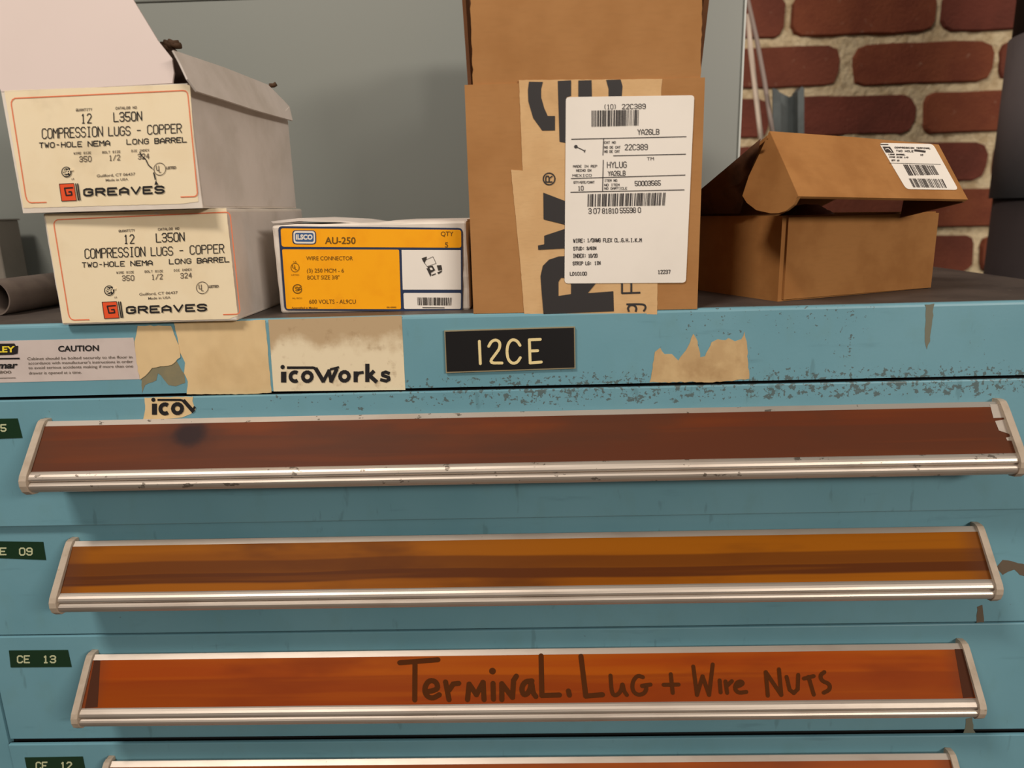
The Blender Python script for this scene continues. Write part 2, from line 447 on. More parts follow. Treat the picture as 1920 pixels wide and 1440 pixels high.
for row in range(-7, 6):                         # row 0 has its lower joint at ZC
    za = ZC + row*PIT + .0060; zb = ZC + (row+1)*PIT - .0060
    j0 = .3628 if row % 2 == 0 else .4467-.2
    if row % 2: j0 = {-1: .4467, -3: .455, 1: .46, 3: .45}.get(row, .452) - .2
    else: j0 = {0: .5630, -2: .5502, -4: .5530}.get(row, .556) - .2
    for k_ in range(-9, 6):
        xa = j0 + k_*.2 + .0045 + rnd.uniform(-.002, .002); xb = j0 + (k_+1)*.2 - .0045
        if row == -1 and k_ == 1: xa += .005
        if row == -1 and k_ == 0: xb -= .005
        if xb < -1.5 or xa > 1.25: continue
        if row == 0 and (k_ == 0): pass
        V_, F_ = brick(xa, xb, za, zb, rnd)
        obj('brick', V_, F_, BR[rnd.randrange(4)], wall)

# ------------------------------------------------------------------ the drawer cabinet
CX0, CX1, DX0, DX1 = -.392, .3815, -.3775, .3690
cab = thing('drawer_cabinet', 'blue steel tool cabinet with chipped paint and amber label strips on its drawers', 'cabinet', (0, 0, -1.12))
Zs = [-.04655, -.13465, -.21846, -.30314]; Zt = [-.05817, -.14298, -.22797, -.31261]; PULL = [.0026, -.0024, -.0015, .0014]
while Zs[-1] > -1.02: Zs.append(Zs[-1]-.0845); Zt.append(Zt[-1]-.0845); PULL.append(0)
mb = MB()                                        # housing: sides, back, base, front posts
mb.box((CX0, .004, -1.12), (CX0+.003, .56, -.002)).box((CX1-.003, .004, -1.12), (CX1, .56, -.002)).box((CX0, .557, -1.12), (CX1, .56, -.002))
mb.box((CX0, .001, -1.12), (DX0-.0012, .006, -.0465)).box((DX1+.0012, .001, -1.12), (CX1, .006, -.0465)).box((CX0, .002, -1.12), (CX1, .03, -1.07))
mb.build('housing', PAINT, cab)
MB().box((CX0+.004, .0065, -1.06), (CX1-.004, .0085, -.04)).build('gap_shade_sheet', DARK, cab, label='black sheet behind the drawers that gives the gaps their shade')  # black sheet set behind the drawers, painted shade for the gaps
pr = [(0, -.0460), (0, -.0022), (.0004, -.0010), (.0011, -.0003), (.0022, 0), (.004, 0), (.004, -.0030), (.0016, -.0030), (.0016, -.0460)]
vv, ff = extrude_x(pr, CX0, CX1); obj('top_rail', vv, ff, PAINT_W, cab, label='blue top rail, scratched and chipped')
MB().box((CX0, .004, -.003), (CX1, .56, 0)).build('top_panel', TOP, cab, label='dark grimy top surface')

LIP = Face((0, 0, 0), (0, -1, 0))
DF = []; INS = []; DRW = []
HX0, HX1 = -.3047, .2953
for i, zt in enumerate(Zt):
    yf = -PULL[i]; zb = Zs[i+1] if i+1 < len(Zs) else Zs[i]-.0845
    g0 = .0013 if i in (0, 3) else .0004; g1 = .0010 if i in (2,) else .0004
    d = MB().box((DX0, yf, zb+g1), (DX1, yf+.0030, Zs[i]-g0)).build('drawer', PAINT_W if i == 0 else PAINT, cab, bevel=.0007, seg=2)
    DRW.append(d); DF.append(Face((0, yf, 0), (0, -1, 0)))
    fc = Face((0, yf-.0077, zt-.0047), (0, -.0235, .0197)); INS.append(fc)
    P = lambda pr: [(yf+a, zt+b) for a, b in pr]
    e = .0030
    vv, ff = extrude_x(P([(0, -.0062), (-.0030, -.0034), (-.0038, -.0027), (-.0046, -.0025), (-.0079, -.0048), (-.0076, -.0056), (-.006, -.0056), (-.001, -.0072)]), HX0+e, HX1-e)
    obj('upper_rail', vv, ff, ALU_W if i == 0 else ALU, d)
    vv, ff = extrude_x(P([(-.0077, -.0047), (-.0274, -.0282), (-.0264, -.0286), (-.0067, -.0053)]), HX0+e, HX1-e)
    obj('label_strip', vv, ff, AMB[min(i, 3)], d, label=['dull red-brown label strip', 'amber label strip with dark lower band', 'bright orange label strip', 'rusty orange label strip'][min(i, 3)] if i < 4 else None)
    lr = [(-.0262, -.0272), (-.0270, -.0279), (-.0282, -.0283), (-.0296, -.0291), (-.0306, -.0302), (-.0312, -.0315), (-.0312, -.0326), (-.0304, -.0333),
          (-.0296, -.0336), (-.0305, -.0340), (-.0315, -.0346), (-.0321, -.0356), (-.0321, -.0368), (-.0316, -.0382), (-.0305, -.0396), (-.0288, -.0407), (-.0262, -.0413), (-.0235, -.0405), (-.0250, -.0345), (-.0262, -.0310)]
    vv, ff = extrude_x(P(lr), HX0+e, HX1-e)
    o = obj('lower_rail', vv, ff, ALU_W if i == 0 else ALU, d)
    # finger grip web back to the drawer face
    vv, ff = extrude_x(P([(0, -.0318), (-.0250, -.0318), (-.0250, -.0330), (0, -.0330)]), HX0+e, HX1-e); obj('grip_web', vv, ff, ALU, d)
    out = [(0, -.0016), (-.0040, -.0012), (-.0068, -.0016), (-.0088, -.0032), (-.0120, -.0066), (-.0318, -.0290), (-.0332, -.0318), (-.0334, -.0352), (-.0320, -.0392), (-.0290, -.0420), (-.0240, -.0430), (-.0200, -.0405), (-.0150, -.0350), (0, -.0310)]
    for s in (0, 1):
        xa, xb = (HX0, HX0+.0042) if s == 0 else (HX1-.0042, HX1)
        vv, ff = extrude_x(P(out), xa, xb); obj('end_plate', vv, ff, CAP, d, bevel=.0007, seg=1)
# embossed tape labels
for i, (q4, words) in enumerate(((((-45, 786), (32.5, 784.6), (41.7, 821), (-36, 824)), (('CE', -32, -10, 809, 12), ('5', 2, 11, 808.5, 12))),
                                 (((-30, 1015), (80.7, 1016.4), (86, 1050), (-24, 1046)), (('CE', -14, 11, 1040, 12), ('09', 37, 60, 1040.5, 12.5))),
                                 (((16.5, 1220), (127, 1219), (134, 1250.6), (20, 1251.6)), (('CE', 33, 55, 1242.5, 12.5), ('13', 81, 104, 1242.5, 12.5))),
                                 (((46, 1420.6), (155, 1419), (161, 1450), (52, 1451)), (('CE', 68, 88, 1442, 12.5), ('12', 114, 134, 1442, 12.5))))):
    t = paper(DF[i], q4, GREEN, DRW[i], 'tape_label', t=.0004, off=.0004, label='dark green embossed tape label')
    ink = Ink(DF[i], .0006)
    for wd, a, b, y, h in words: ink.stroke(wd, (a, y), (b, y-.2), h, 2.6, 1.6)
    o = ink.build('raised_letters', DYMO, DRW[i])
# hand lettering on the third strip
ink = Ink(INS[2], .0003, zoomed(700, 1065, 3.84)); W_ = 36
for s in ([(190, 682), (465, 660)], [(300, 680), (298, 950)], [(372, 892), (425, 885), (468, 866), (450, 815), (400, 808), (368, 860), (378, 918), (425, 940), (475, 912)],
          [(520, 820), (545, 948)], [(545, 880), (575, 835), (615, 830)], [(678, 948), (690, 835), (742, 912), (790, 822), (797, 948)], [(862, 830), (865, 945)],
          [(925, 948), (925, 832), (1002, 932), (1010, 810), (1030, 778)], [(1142, 812), (1090, 818), (1065, 870), (1085, 920), (1125, 890), (1140, 815), (1148, 895), (1170, 925)],
          [(1208, 632), (1214, 918), (1340, 914)], [(1405, 885), (1412, 915)], [(1495, 635), (1530, 922), (1650, 912)]):
    ink.line(chaikin(s) if len(s) > 6 else s, W_, .8, rnd=True)
ink.disc((858, 742), 24)
ink.T = zoomed(1100, 1165, 3.84)
for s in ([(172, 390), (180, 515), (208, 538), (248, 505), (258, 440), (268, 500), (290, 530)], [(405, 402), (368, 388), (332, 430), (328, 495), (365, 532), (418, 520), (436, 468), (385, 465), (460, 455)],
          [(555, 457), (662, 455)], [(606, 380), (620, 515)], [(768, 325), (795, 530), (835, 395), (882, 530), (908, 310)], [(958, 425), (965, 512)], [(1000, 432), (1012, 515)], [(1010, 465), (1046, 430)],
          [(1068, 475), (1128, 452), (1115, 430), (1080, 440), (1066, 485), (1092, 516), (1150, 508)], [(1305, 535), (1290, 365), (1402, 530), (1385, 345)],
          [(1440, 400), (1462, 492), (1492, 516), (1520, 488), (1524, 385)], [(1565, 412), (1635, 394)], [(1598, 400), (1636, 528)], [(1712, 365), (1682, 388), (1692, 428), (1750, 450), (1752, 492), (1708, 514)]):
    ink.line(chaikin(s) if len(s) > 5 else s, 28, .8, rnd=True)
ink.build('marker_lettering', MARK, DRW[2])
# paper ends inside the orange strip, stain and torn end on the first one
for q4 in (((176.5, 1238), (188, 1238), (183, 1326), (159, 1328)), ((1790, 1217), (1806, 1217), (1827, 1307), (1806, 1309))):
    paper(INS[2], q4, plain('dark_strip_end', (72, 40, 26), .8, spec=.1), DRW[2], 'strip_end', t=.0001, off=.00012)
T_ = zoomed(1420, 680, 3.84)
for q4 in (((1675, 300), (1760, 300), (1790, 395), (1700, 398)), ((1712, 420), (1800, 405), (1822, 455), (1835, 520), (1740, 488)), ((1790, 540), (1838, 528), (1850, 562), (1800, 560))):
    paper(INS[0], q4, ALU, DRW[0], 'bare_metal_patch', t=.0001, off=.00016, T=T_, label='bare aluminium where the strip has torn')
# bare patches in the paint
for i, pts in ((-1, [(1735, 571), (1752, 569), (1748, 600), (1744, 640), (1738, 655), (1734, 640), (1736, 600)]),
               (1, [(1868, 1064), (1880, 1050), (1900, 1053), (1925, 1060), (1925, 1084), (1912, 1078), (1902, 1068), (1890, 1072), (1880, 1078)]),
               (1, [(1832, 1138), (1842, 1134), (1845, 1167), (1831, 1168)]), (2, [(1811, 1348), (1823, 1345), (1825, 1368), (1830, 1375), (1806, 1375), (1810, 1364)])):
    paper(LIP if i < 0 else DF[i], pts, plain('bare_grey_patch', (112, 112, 96) if i != 1 else (98, 84, 68), .7), cab if i < 0 else DRW[i], 'bare_patch', t=.0001, off=.00012, rough=1.2, seed=i+9)

# stickers on the top rail
st = paper(LIP, [(-60, 641), (250, 633), (262, 711), (-60, 719)], PINKLAB, cab, 'caution_label', label='pale caution label with yellow logo at its cut-off end')
ink = Ink(LIP, .0005); ink.text('CAUTION', (109, 659), (185.5, 657.5), 10.5, .03).build('heading_print', BLACKINK, st); ink = Ink(LIP, .0005)
ink.poly([(-40, 645), (27, 644), (30, 649), (34, 648), (33, 663), (24, 665), (-40, 667)]); ink.line([(-40, 673), (36, 672)], 3)
ink.text('Vidmar', (-36, 691.5), (32, 690), 12, .04, up=(.2, -1)); ink.build('black_print', BLACKINK, st)
Ink(LIP, .0007).text('STANLEY', (-60, 661.5), (28, 660), 11, .03).build('yellow_print', YEL2, st)
ink = Ink(LIP, .0005)
for s, a, b, y in (('Cabinet should be bolted securely to the floor in', 51, 248, 675), ('accordance with manufacturer\'s instructions in order', 53, 249, 683.5),
                   ('to avoid serious accidents making if more than one', 53, 249.5, 692), ('drawer is opened at a time.', 54, 153, 702)):
    ink.text(s, (a, y), (b, y-(b-a)*.017), 5, .008)
ink.text('No. 800', (-30, 701), (21, 700), 5, .008); ink.line([(-40, 709.5), (29, 708.5)], 1)
ink.build('small_print', GREYINK, st)
paper(LIP, [(258, 611), (320, 611), (326, 626), (335, 648), (338, 670), (322, 684), (300, 687), (285, 690), (272, 705), (262, 712), (256, 680), (252, 640)], TANPAPER, cab, 'torn_paper', rough=1, seed=3, t=.0003, off=.0005, label='torn tan paper curling off the rail')
paper(LIP, [(285, 680), (330, 676), (345, 700), (347, 718), (330, 724), (316, 722), (306, 710), (296, 700), (293, 713), (272, 722), (266, 738), (264, 700)], GLUE, cab, 'glue_residue', rough=1.2, seed=4, t=.0001, off=.00015)
paper(LIP, [(326, 605), (497, 600), (509, 736), (462, 739), (350, 739), (352, 715), (345, 700), (347, 680), (338, 662), (334, 640)], TANPAPER, cab, 'paper_sticker', rough=.5, seed=5, label='blank tan sticker left of the printed one')
st = paper(LIP, [(503, 599.5), (753, 592), (760, 731), (513, 734)], OLDPAPER, cab, 'printed_sticker', label='stained cream sticker with bold black lettering')
def ico(face, T, parent, cut=False):
    i = Ink(face, .0005, T)
    if not cut:
        i.disc((160, 986), 13); i.line([(166, 1014), (166, 1079)], 32, 0)
        i.line([(188, 990), (340, 990), (352, 992), (402, 1068)], 15, .3)
        i.arc((234, 1044), 27, 27, 55, 305, 22); i.arc((308, 1044), 27, 27, 0, 360, 22)
        i.line([(360, 998), (403, 1070)], 24, .6); i.line([(403, 1074), (440, 1005)], 20, .3); i.line([(438, 1005), (450, 1072)], 20, .5); i.line([(450, 1074), (484, 1000)], 22, .4)
        i.line([(448, 1000), (495, 988)], 14, .5)
        i.arc((531, 1042), 27, 27, 0, 360, 22); i.line([(598, 1012), (598, 1077)], 25, 0); i.line([(600, 1045), (615, 1022), (644, 1018)], 18, .2)
        i.line([(668, 966), (668, 1076)], 25, 0); i.line([(672, 1046), (706, 1012)], 22, .4); i.line([(680, 1036), (722, 1074)], 24, .4)
        i.line([(800, 1024), (778, 1016), (760, 1022), (760, 1036), (778, 1042), (796, 1048), (798, 1062), (782, 1070), (748, 1062)], 19, .3)
    else:
        i.disc((1104, 190), 15); i.line([(1112, 218), (1112, 298)], 36, 0)
        i.line([(1136, 191), (1300, 191), (1330, 200)], 15, .3)
        i.arc((1188, 256), 33, 33, 50, 310, 28); i.arc((1278, 254), 33, 33, 0, 360, 28)
        i.line([(1322, 196), (1392, 275)], 27, .3); i.line([(1385, 275), (1403, 240)], 16, .2)
    return i.build('black_lettering', BLACKINK, parent)
ico(LIP, zoomed(480, 380, 3.2), st)
st = paper(DF[0], [(1040, 175), (1390, 168), (1385, 200), (1398, 240), (1408, 262), (1375, 292), (1310, 318), (1150, 330), (1030, 335), (1045, 260)], TANPAPER, DRW[0], 'torn_sticker', T=zoomed(0, 700, 3.84), rough=.6, seed=8, label='torn corner of a cream sticker with cut-off lettering')
ico(DF[0], zoomed(0, 700, 3.84), st, True)
paper(LIP, [(1218, 717), (1224, 690), (1228, 660), (1238, 652), (1246, 664), (1260, 664), (1272, 676), (1290, 650), (1300, 626), (1308, 640), (1313, 670), (1322, 668), (1334, 642), (1346, 636), (1360, 638), (1366, 634), (1378, 640), (1390, 636), (1396, 622), (1400, 640), (1405, 710), (1350, 716)],
      RESIDUE, cab, 'paper_remnant', rough=1.2, seed=6, label='scraped tan remnant of a sticker')
# engraved name plate
pf = paper(LIP, [(833, 620), (1078, 612.5), (1079, 691), (836, 699.5)], plain('plate_edge', (150, 138, 110), .4), cab, 'name_plate', t=.0016, off=.0016, label='black engraved plate with cream characters')
pl = paper(LIP, [(835, 622), (1076, 614.5), (1077, 689), (838, 697)], PLATE, pf, 'plate_face', t=.0002, off=.0018)
ink = Ink(LIP, .0020, zoomed(480, 380, 3.2))
for s in ([(1340, 832), (1346, 966)], [(1396, 862), (1412, 832), (1440, 822), (1464, 838), (1462, 874), (1440, 905), (1397, 962), (1476, 962)],
          [(1584, 856), (1566, 828), (1536, 820), (1512, 846), (1504, 895), (1514, 945), (1540, 966), (1568, 958), (1586, 930)], [(1706, 820), (1640, 823), (1645, 962), (1712, 956)], [(1644, 890), (1690, 888)]):
    ink.line(chaikin(s) if len(s) > 5 else s, 17, .9, rnd=True)
ink.build('engraved_characters', ENG, pf)

# ------------------------------------------------------------------ cartons on the cabinet
class Frame:                                    # box frame: x along the front, y backwards, z up
    def __init__(s, x, y, z, yaw, roll=0):
        s.O = V((x, y, z)); s.X = V((math.cos(yaw)*math.cos(roll), math.sin(yaw)*math.cos(roll), math.sin(roll)))
        s.Y = V((-math.sin(yaw), math.cos(yaw), 0)); s.Z = V((0, 0, 1))
    def __call__(s, p): return s.O + s.X*p[0] + s.Y*p[1] + s.Z*p[2]
    def front(s): return Face(s.O, -s.Y)
    def right(s, w): return Face(s(V((w, 0, 0))), s.X)
def open_box(B, w, d, h, t, mat, parent, name='box_body', inner=None, dents=0):
    mb = MB(); mb.box((0, 0, 0), (w, d, t), B); mb.box((0, 0, t), (w, t, h), B); mb.box((0, d-t, t), (w, d, h), B)
    mb.box((0, t, t), (t, d-t, h), B); mb.box((w-t, t, t), (w, d-t, h), B)
    return mb.build(name, mat, parent)
def worn_box(B, w, d, h, mat, parent, name='box_body', b=.0012, amp=.0006, seed=0):
    me = bmesh.new(); bmesh.ops.create_cube(me, size=1)
    for v_ in me.verts: v_.co = V(((v_.co.x+.5)*w, (v_.co.y+.5)*d, (v_.co.z+.5)*h))
    bmesh.ops.subdivide_edges(me, edges=list(me.edges), cuts=7, use_grid_fill=True)
    sharp = [e for e in me.edges if e.calc_face_angle(0) > 1]
    bmesh.ops.bevel(me, geom=sharp, offset=b, segments=2, affect='EDGES', profile=.5)
    for v_ in me.verts:
        c = v_.co
        k = min(1, min(abs(c.z), .01)/.01) if c.z < .01 else 1
        e = sum(1 for a, L in ((c.x, w), (c.y, d), (c.z, h)) if a < .003 or a > L-.003)
        if e >= 2: v_.co += noise.noise_vector(c*220 + V((seed, 0, 0)))*amp*k*V((1, 1, 1 if c.z > .01 else 0)).length*.4
    vs = [B(v_.co) for v_ in me.verts]; me.verts.ensure_lookup_table()
    for i_, v_ in enumerate(me.verts): v_.index = i_
    fs = [tuple(v_.index for v_ in f_.verts) for f_ in me.faces]; me.free()
    return obj(name, vs, fs, mat, parent)

def greaves_print(face, parent, T, label_px, mark):
    lb = paper(face, label_px, CREAM, parent, 'paper_label', t=.0001, off=.0002, rough=.4)
    O = .00045
    i = Ink(face, O, T)
    i.line([(440, 1108), (300, 1112), (275, 1106), (255, 1085), (243, 1050), (108, 225), (107, 198), (118, 175), (140, 161), (1730, 90), (1756, 95), (1772, 110), (1779, 140), (1868, 1020), (1864, 1040), (1850, 1052), (1835, 1056), (1710, 1060)], 9.5, .3)
    i.build('orange_border', BORDER, lb)
    i = Ink(face, O, T); i.poly([(562, 942), (700, 936), (725, 1092), (585, 1098)]); i.build('orange_logo', ORANGE, lb)
    i = Ink(face, O+.00015, T)
    i.line([(562, 942), (700, 936), (725, 1092), (585, 1098)], 5, 0, True)
    i.line([(690, 975), (612, 980), (628, 1046), (682, 1042), (676, 1012), (650, 1014)], 13, .3); i.poly([(712, 936), (722, 936), (752, 1090), (738, 1092)]); i.poly([(730, 936), (742, 936), (765, 1088), (757, 1092)])
    i.stroke('GREAVES', (798, 1047), (1550, 1021), 58, 16.5, 1.6)
    i.disc((630, 832), 48, 20)
    i.build('black_logo', BLACKINK, lb)
    i = Ink(face, O+.0003, T); i.stroke('SA', (606, 850), (662, 847), 34, 8, 1.4); i.arc((630, 832), 36, 36, 60, 300, 6); i.poly([(664, 806), (690, 800), (690, 822), (666, 822)]); i.build('logo_cutout', CREAM, lb)
    i = Ink(face, O, T)
    i.stroke('12', (772, 388), (866, 385), 82, 9, 2); i.stroke('L350N', (1078, 374), (1342, 362), 80, 9.5, 1.4)
    i.stroke('COMPRESSION', (402, 528), (970, 506), 88, 8.5, 1.2); i.stroke('LUGS', (1028, 502), (1232, 496), 78, 8.5, 1.3); i.stroke('-', (1285, 492), (1345, 489), 74, 8); i.stroke('COPPER', (1398, 488), (1718, 474), 80, 8.5, 1.3)
    i.stroke('TWO-HOLE', (375, 612), (775, 600), 44, 8, 1.6); i.stroke('NEMA', (835, 598), (1038, 590), 44, 9, 1.4); i.stroke('LONG', (1200, 580), (1405, 574), 44, 8, 1.6); i.stroke('BARREL', (1465, 572), (1765, 560), 44, 9, 1.4)
    i.build('printed_text', BLACKINK, lb)
    i = Ink(face, O, T)
    i.stroke('350', (755, 738), (865, 735), 46, 7, 1.8); i.stroke('1/2', (1035, 728), (1135, 722), 46, 7, 2); i.stroke('324', (1308, 716), (1412, 710), 46, 7, 1.8)
    i.stroke('QUANTITY', (722, 278), (872, 272), 20, 4.5); i.stroke('CATALOG NO', (1095, 262), (1292, 254), 20, 4.5)
    i.stroke('WIRE SIZE', (700, 672), (862, 666), 18, 4); i.stroke('BOLT SIZE', (968, 662), (1138, 656), 18, 4); i.stroke('DIE INDEX', (1245, 650), (1410, 642), 18, 4)
    i.text('Guilford, CT 06437', (915, 880), (1280, 862), 24, .01); i.text('Made in USA', (1000, 918), (1212, 908), 22, .01); i.text('LR', (680, 905), (706, 904), 16, .01)
    i.arc((1512, 806), 56, 56, 0, 360, 6, 20); i.stroke('U', (1482, 818), (1504, 817), 40, 7); i.stroke('L', (1506, 835), (1522, 834), 34, 6); i.text('LISTED', (1575, 806), (1668, 802), 24, .04)
    i.build('faint_text', GREYINK, lb)
    if mark:
        i = Ink(face, O+.0003, T); i.line([(1322, 650), (1345, 690), (1375, 712), (1405, 770), (1440, 800)], 9); i.line([(1455, 838), (1470, 900)], 12); i.poly([(1462, 950), (1474, 908), (1498, 945)])
        i.build('pen_mark', BLACKINK, lb)

# lower carton
A = Frame(-.28192, -.00496, 0, -.0037); AW, AH, AD = .1090, .0669, .150
low = thing('parts_carton', 'white carton with orange-bordered cream label, lower of the two stacked at left', 'box', A(V((AW/2, AD/2, 0))), 'cartons stacked at left')
worn_box(A, AW, AD, AH, WHITEBOX, low, seed=1)
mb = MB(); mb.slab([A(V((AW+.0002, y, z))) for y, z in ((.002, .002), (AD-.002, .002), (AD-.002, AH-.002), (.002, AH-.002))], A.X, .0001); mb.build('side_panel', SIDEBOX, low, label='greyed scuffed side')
greaves_print(A.front(), low, zoomed(80, 380, 1920/380), [(84, 402), (424, 390), (446, 592), (430, 598), (118, 606)], False)
# upper carton, lid open
U = Frame(-.29053+.0003, -.00963, .0672, -.050, .0); UW, UH, UD = .1092, .0672, .150
upx = thing('parts_carton', 'open white carton with its lid raised, on top of the lower white carton', 'box', U(V((UW/2, UD/2, 0))), 'cartons stacked at left')
open_box(U, UW, UD, UH, .0012, WHITEBOX, upx)
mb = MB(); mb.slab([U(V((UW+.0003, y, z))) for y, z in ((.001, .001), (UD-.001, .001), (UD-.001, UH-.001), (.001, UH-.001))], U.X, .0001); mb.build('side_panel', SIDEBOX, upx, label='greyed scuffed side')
k = 1920/380; k2 = k*.995
def TU(q):                                       # the upper print sits 68 px left of and 234 px above the lower one
    x, y = q; return (0 + (x+.0)/k + (-.5 if x < 900 else 0) + .3, 150 + (y*1.0405 + 5)/k)
greaves_print(U.front(), upx, TU, [(8, 170), (344, 158), (356, 160), (372, 378), (340, 382), (44, 390)], True)
LIDWHITE = dirty('clean_carton_inside', (206, 190, 184), (202, 187, 180), (194, 180, 172), 12, .8)
paper(Face(U(V((0, .030, UH))), -U.Y), [(300, 78), (318, 82), (330, 94), (356, 150), (350, 175), (300, 175)], kraft('interior_shade_card', (60, 44, 34), (44, 32, 26), 90), upx, 'interior_shade', t=.001, off=0, label='dark sheet standing in for the shaded inside of the carton')  # shade of the open interior, done as a dark coloured sheet
# lid flap: rises from the front top edge, leaning back a little
hinge = U(V((0, 0, UH+.0005))); n = (-U.Y*.97 + V((0, 0, .26))).normalized()
LF = Face(hinge, n)
paper(LF, [(2, 172), (-6, 150), (-70, -60), (218, -60), (250, 0), (296, 76), (322, 109), (326, 136), (323, 156), (160, 165)], LIDWHITE, upx, 'lid_flap', t=.0012, off=0, label='white lid flap standing up, corner cut')
# right flap folded over the side
a = U(V((UW, .003, UH+.012))); RF = Face(U(V((UW+.0045, 0, UH))), (U.X*.93 + V((0, 0, .36))))
fl1 = paper(RF, [(325, 94), (420, 126), (503, 159), (531, 187), (543, 200), (536, 208), (470, 188), (352, 140), (338, 118)], SIDEBOX, upx, 'side_flap', t=.001, off=0, label='creased grey-white side flap')
RF2 = Face(U(V((UW+.0045, 0, UH))), (U.X*.985 + V((0, 0, .17))))
paper(RF, [(338, 118), (352, 140), (470, 188), (536, 208), (543, 200), (549, 226), (520, 218), (478, 206), (420, 187), (369, 171), (352, 148)], SIDEBOX, upx, 'side_flap', t=.001, off=.0004, label='folded-down strip of side flap')
TORN = kraft('torn_card', (84, 62, 44), (62, 44, 32), 90)
mb = MB()
for cx, cy, r in ((318, 84, 5), (325, 82, 4.5), (330, 86, 4), (312, 88, 5)):
    c = hit(cx, cy, U(V((.10, .03, UH))), U.Y); mb.tube([c - V((r*.0006, 0, -.001)), c, c + V((r*.0005, .002, .0005))], r*.00045, 7)
mb.build('torn_kraft_edge', TORN, upx, smooth=True)
mb = MB(); c = hit(513, 160, U(V((UW, UD*.93, UH))), U.Y); mb.tube([c-V((.003, 0, 0)), c, c+V((.002, 0, .001))], .0016, 7); mb.build('torn_kraft_edge', TORN, upx, smooth=True)

# yellow-labelled carton
B = Frame(-.15606, .0245, 0, -.0289, -.004); BW, BH, BD = .1240, .0562, .092
ylw = thing('connector_carton', 'low white carton with yellow and navy printed front, between white stack and brown box', 'box', B(V((BW/2, BD/2, 0))))
worn_box(B, BW, BD, BH, WHITEBOX, ylw, seed=4, b=.0016, amp=.001)
fc = B.front(); T = zoomed(500, 400, 1920/390)
lb = paper(fc, rrect((105, 118), (1808, 135), (1808, 905), (165, 895), 40), NAVY, ylw, 'printed_panel', T=T, t=.0002, off=.0007, label='yellow panel framed in navy')
i = Ink(fc, .00085, T); i.poly(rrect((128, 138), (1795, 152), (1797, 318), (138, 308), 25)); i.poly(rrect((142, 332), (1222, 335), (1240, 884), (182, 882), 15)); i.build('yellow_field', YELLOW, lb)
i = Ink(fc, .00085, T); i.poly([(1245, 338), (1792, 340), (1794, 705), (1256, 705)]); i.poly(rrect((1262, 735), (1794, 735), (1792, 882), (1268, 882), 14)); i.build('white_field', LABEL, lb)
i = Ink(fc, .0010, T); i.poly(rrect((235, 155), (455, 157), (458, 288), (238, 286), 36)); i.build('logo_outline', NAVY, lb)
i = Ink(fc, .0011, T); i.poly(rrect((246, 162), (446, 164), (448, 280), (249, 278), 30)); i.build('logo_white', WHITEINK, lb)
i = Ink(fc, .0012, T); i.poly(rrect((260, 180), (432, 181), (434, 262), (263, 260), 18)); i.build('logo_blue', plain('logo_blue', (58, 92, 140), .5), lb)
i = Ink(fc, .00135, T); i.text('ILSCO', (270, 240), (424, 241), 46, .05); i.build('logo_letters', WHITEINK, lb)
i = Ink(fc, .0011, T); i.text('AU-250', (538, 280), (820, 282), 62, .015); i.text('QTY', (1608, 208), (1722, 208), 40, 0); i.text('5', (1645, 312), (1675, 312), 44, 0)
i.text('WIRE CONNECTOR', (365, 432), (795, 432), 36, 0); i.text('(3) 250 MCM - 6', (372, 546), (712, 546), 36, 0); i.text('BOLT SIZE 3/8"', (376, 610), (672, 608), 36, 0); i.text('600 VOLTS - AL9CU', (392, 833), (822, 833), 38, 0)
i.arc((262, 500), 38, 40, 0, 360, 5, 18); i.stroke('U', (240, 505), (258, 505), 26, 5); i.stroke('L', (262, 520), (280, 520), 24, 5); i.text('LISTED', (228, 574), (298, 574), 12, 0); i.text('UL', (246, 452), (280, 452), 12, 0)
i.arc((285, 697), 42, 40, 30, 330, 8, 16); i.stroke('SA', (268, 715), (322, 712), 34, 7, 1); i.text('AL-9CU', (235, 790), (325, 790), 14, 0)
i.text('Assembled in Mexico', (230, 880), (470, 880), 18, .01); i.text('00-0000', (1108, 874), (1196, 874), 14, .01)
i.build('printed_text', OLIVE, lb)
i = Ink(fc, .0011, T); i.bars(((1390, 775), (1712, 778), (1706, 850), (1396, 848)), 26, 3); i.line([(1440, 870), (1640, 872)], 8)
i.poly([(1430, 415), (1478, 398), (1475, 425), (1455, 462)]); i.line([(1445, 440), (1535, 400), (1565, 462), (1480, 490), (1445, 440)], 4); i.poly([(1482, 492), (1530, 480), (1556, 525), (1515, 550)], [[(1500, 500), (1525, 497), (1535, 520), (1515, 525)]]); i.poly([(1570, 480), (1612, 478), (1620, 520), (1585, 530)]); i.poly([(1475, 508), (1512, 585), (1520, 560), (1492, 505)]); i.poly([(1522, 568), (1560, 552), (1562, 562), (1524, 578)]); i.poly([(1575, 545), (1622, 525), (1612, 545), (1585, 562)])
i.build('picture_and_bars', plain('dark_grey_ink', (60, 54, 50), .5), lb)
mb = MB(); pts = [(508, 415), (560, 409), (640, 413), (690, 420), (740, 413), (876, 411), (876, 414.5), (740, 417), (690, 421), (640, 417), (560, 415), (512, 419)]
tf = Face(B(V((0, .004, BH+.001))), -B.Y)
mb.slab([tf.at(p) for p in pts], tf.n, .08); mb.build('top_flap', SIDEBOX, ylw, label='grimy rumpled top flap')

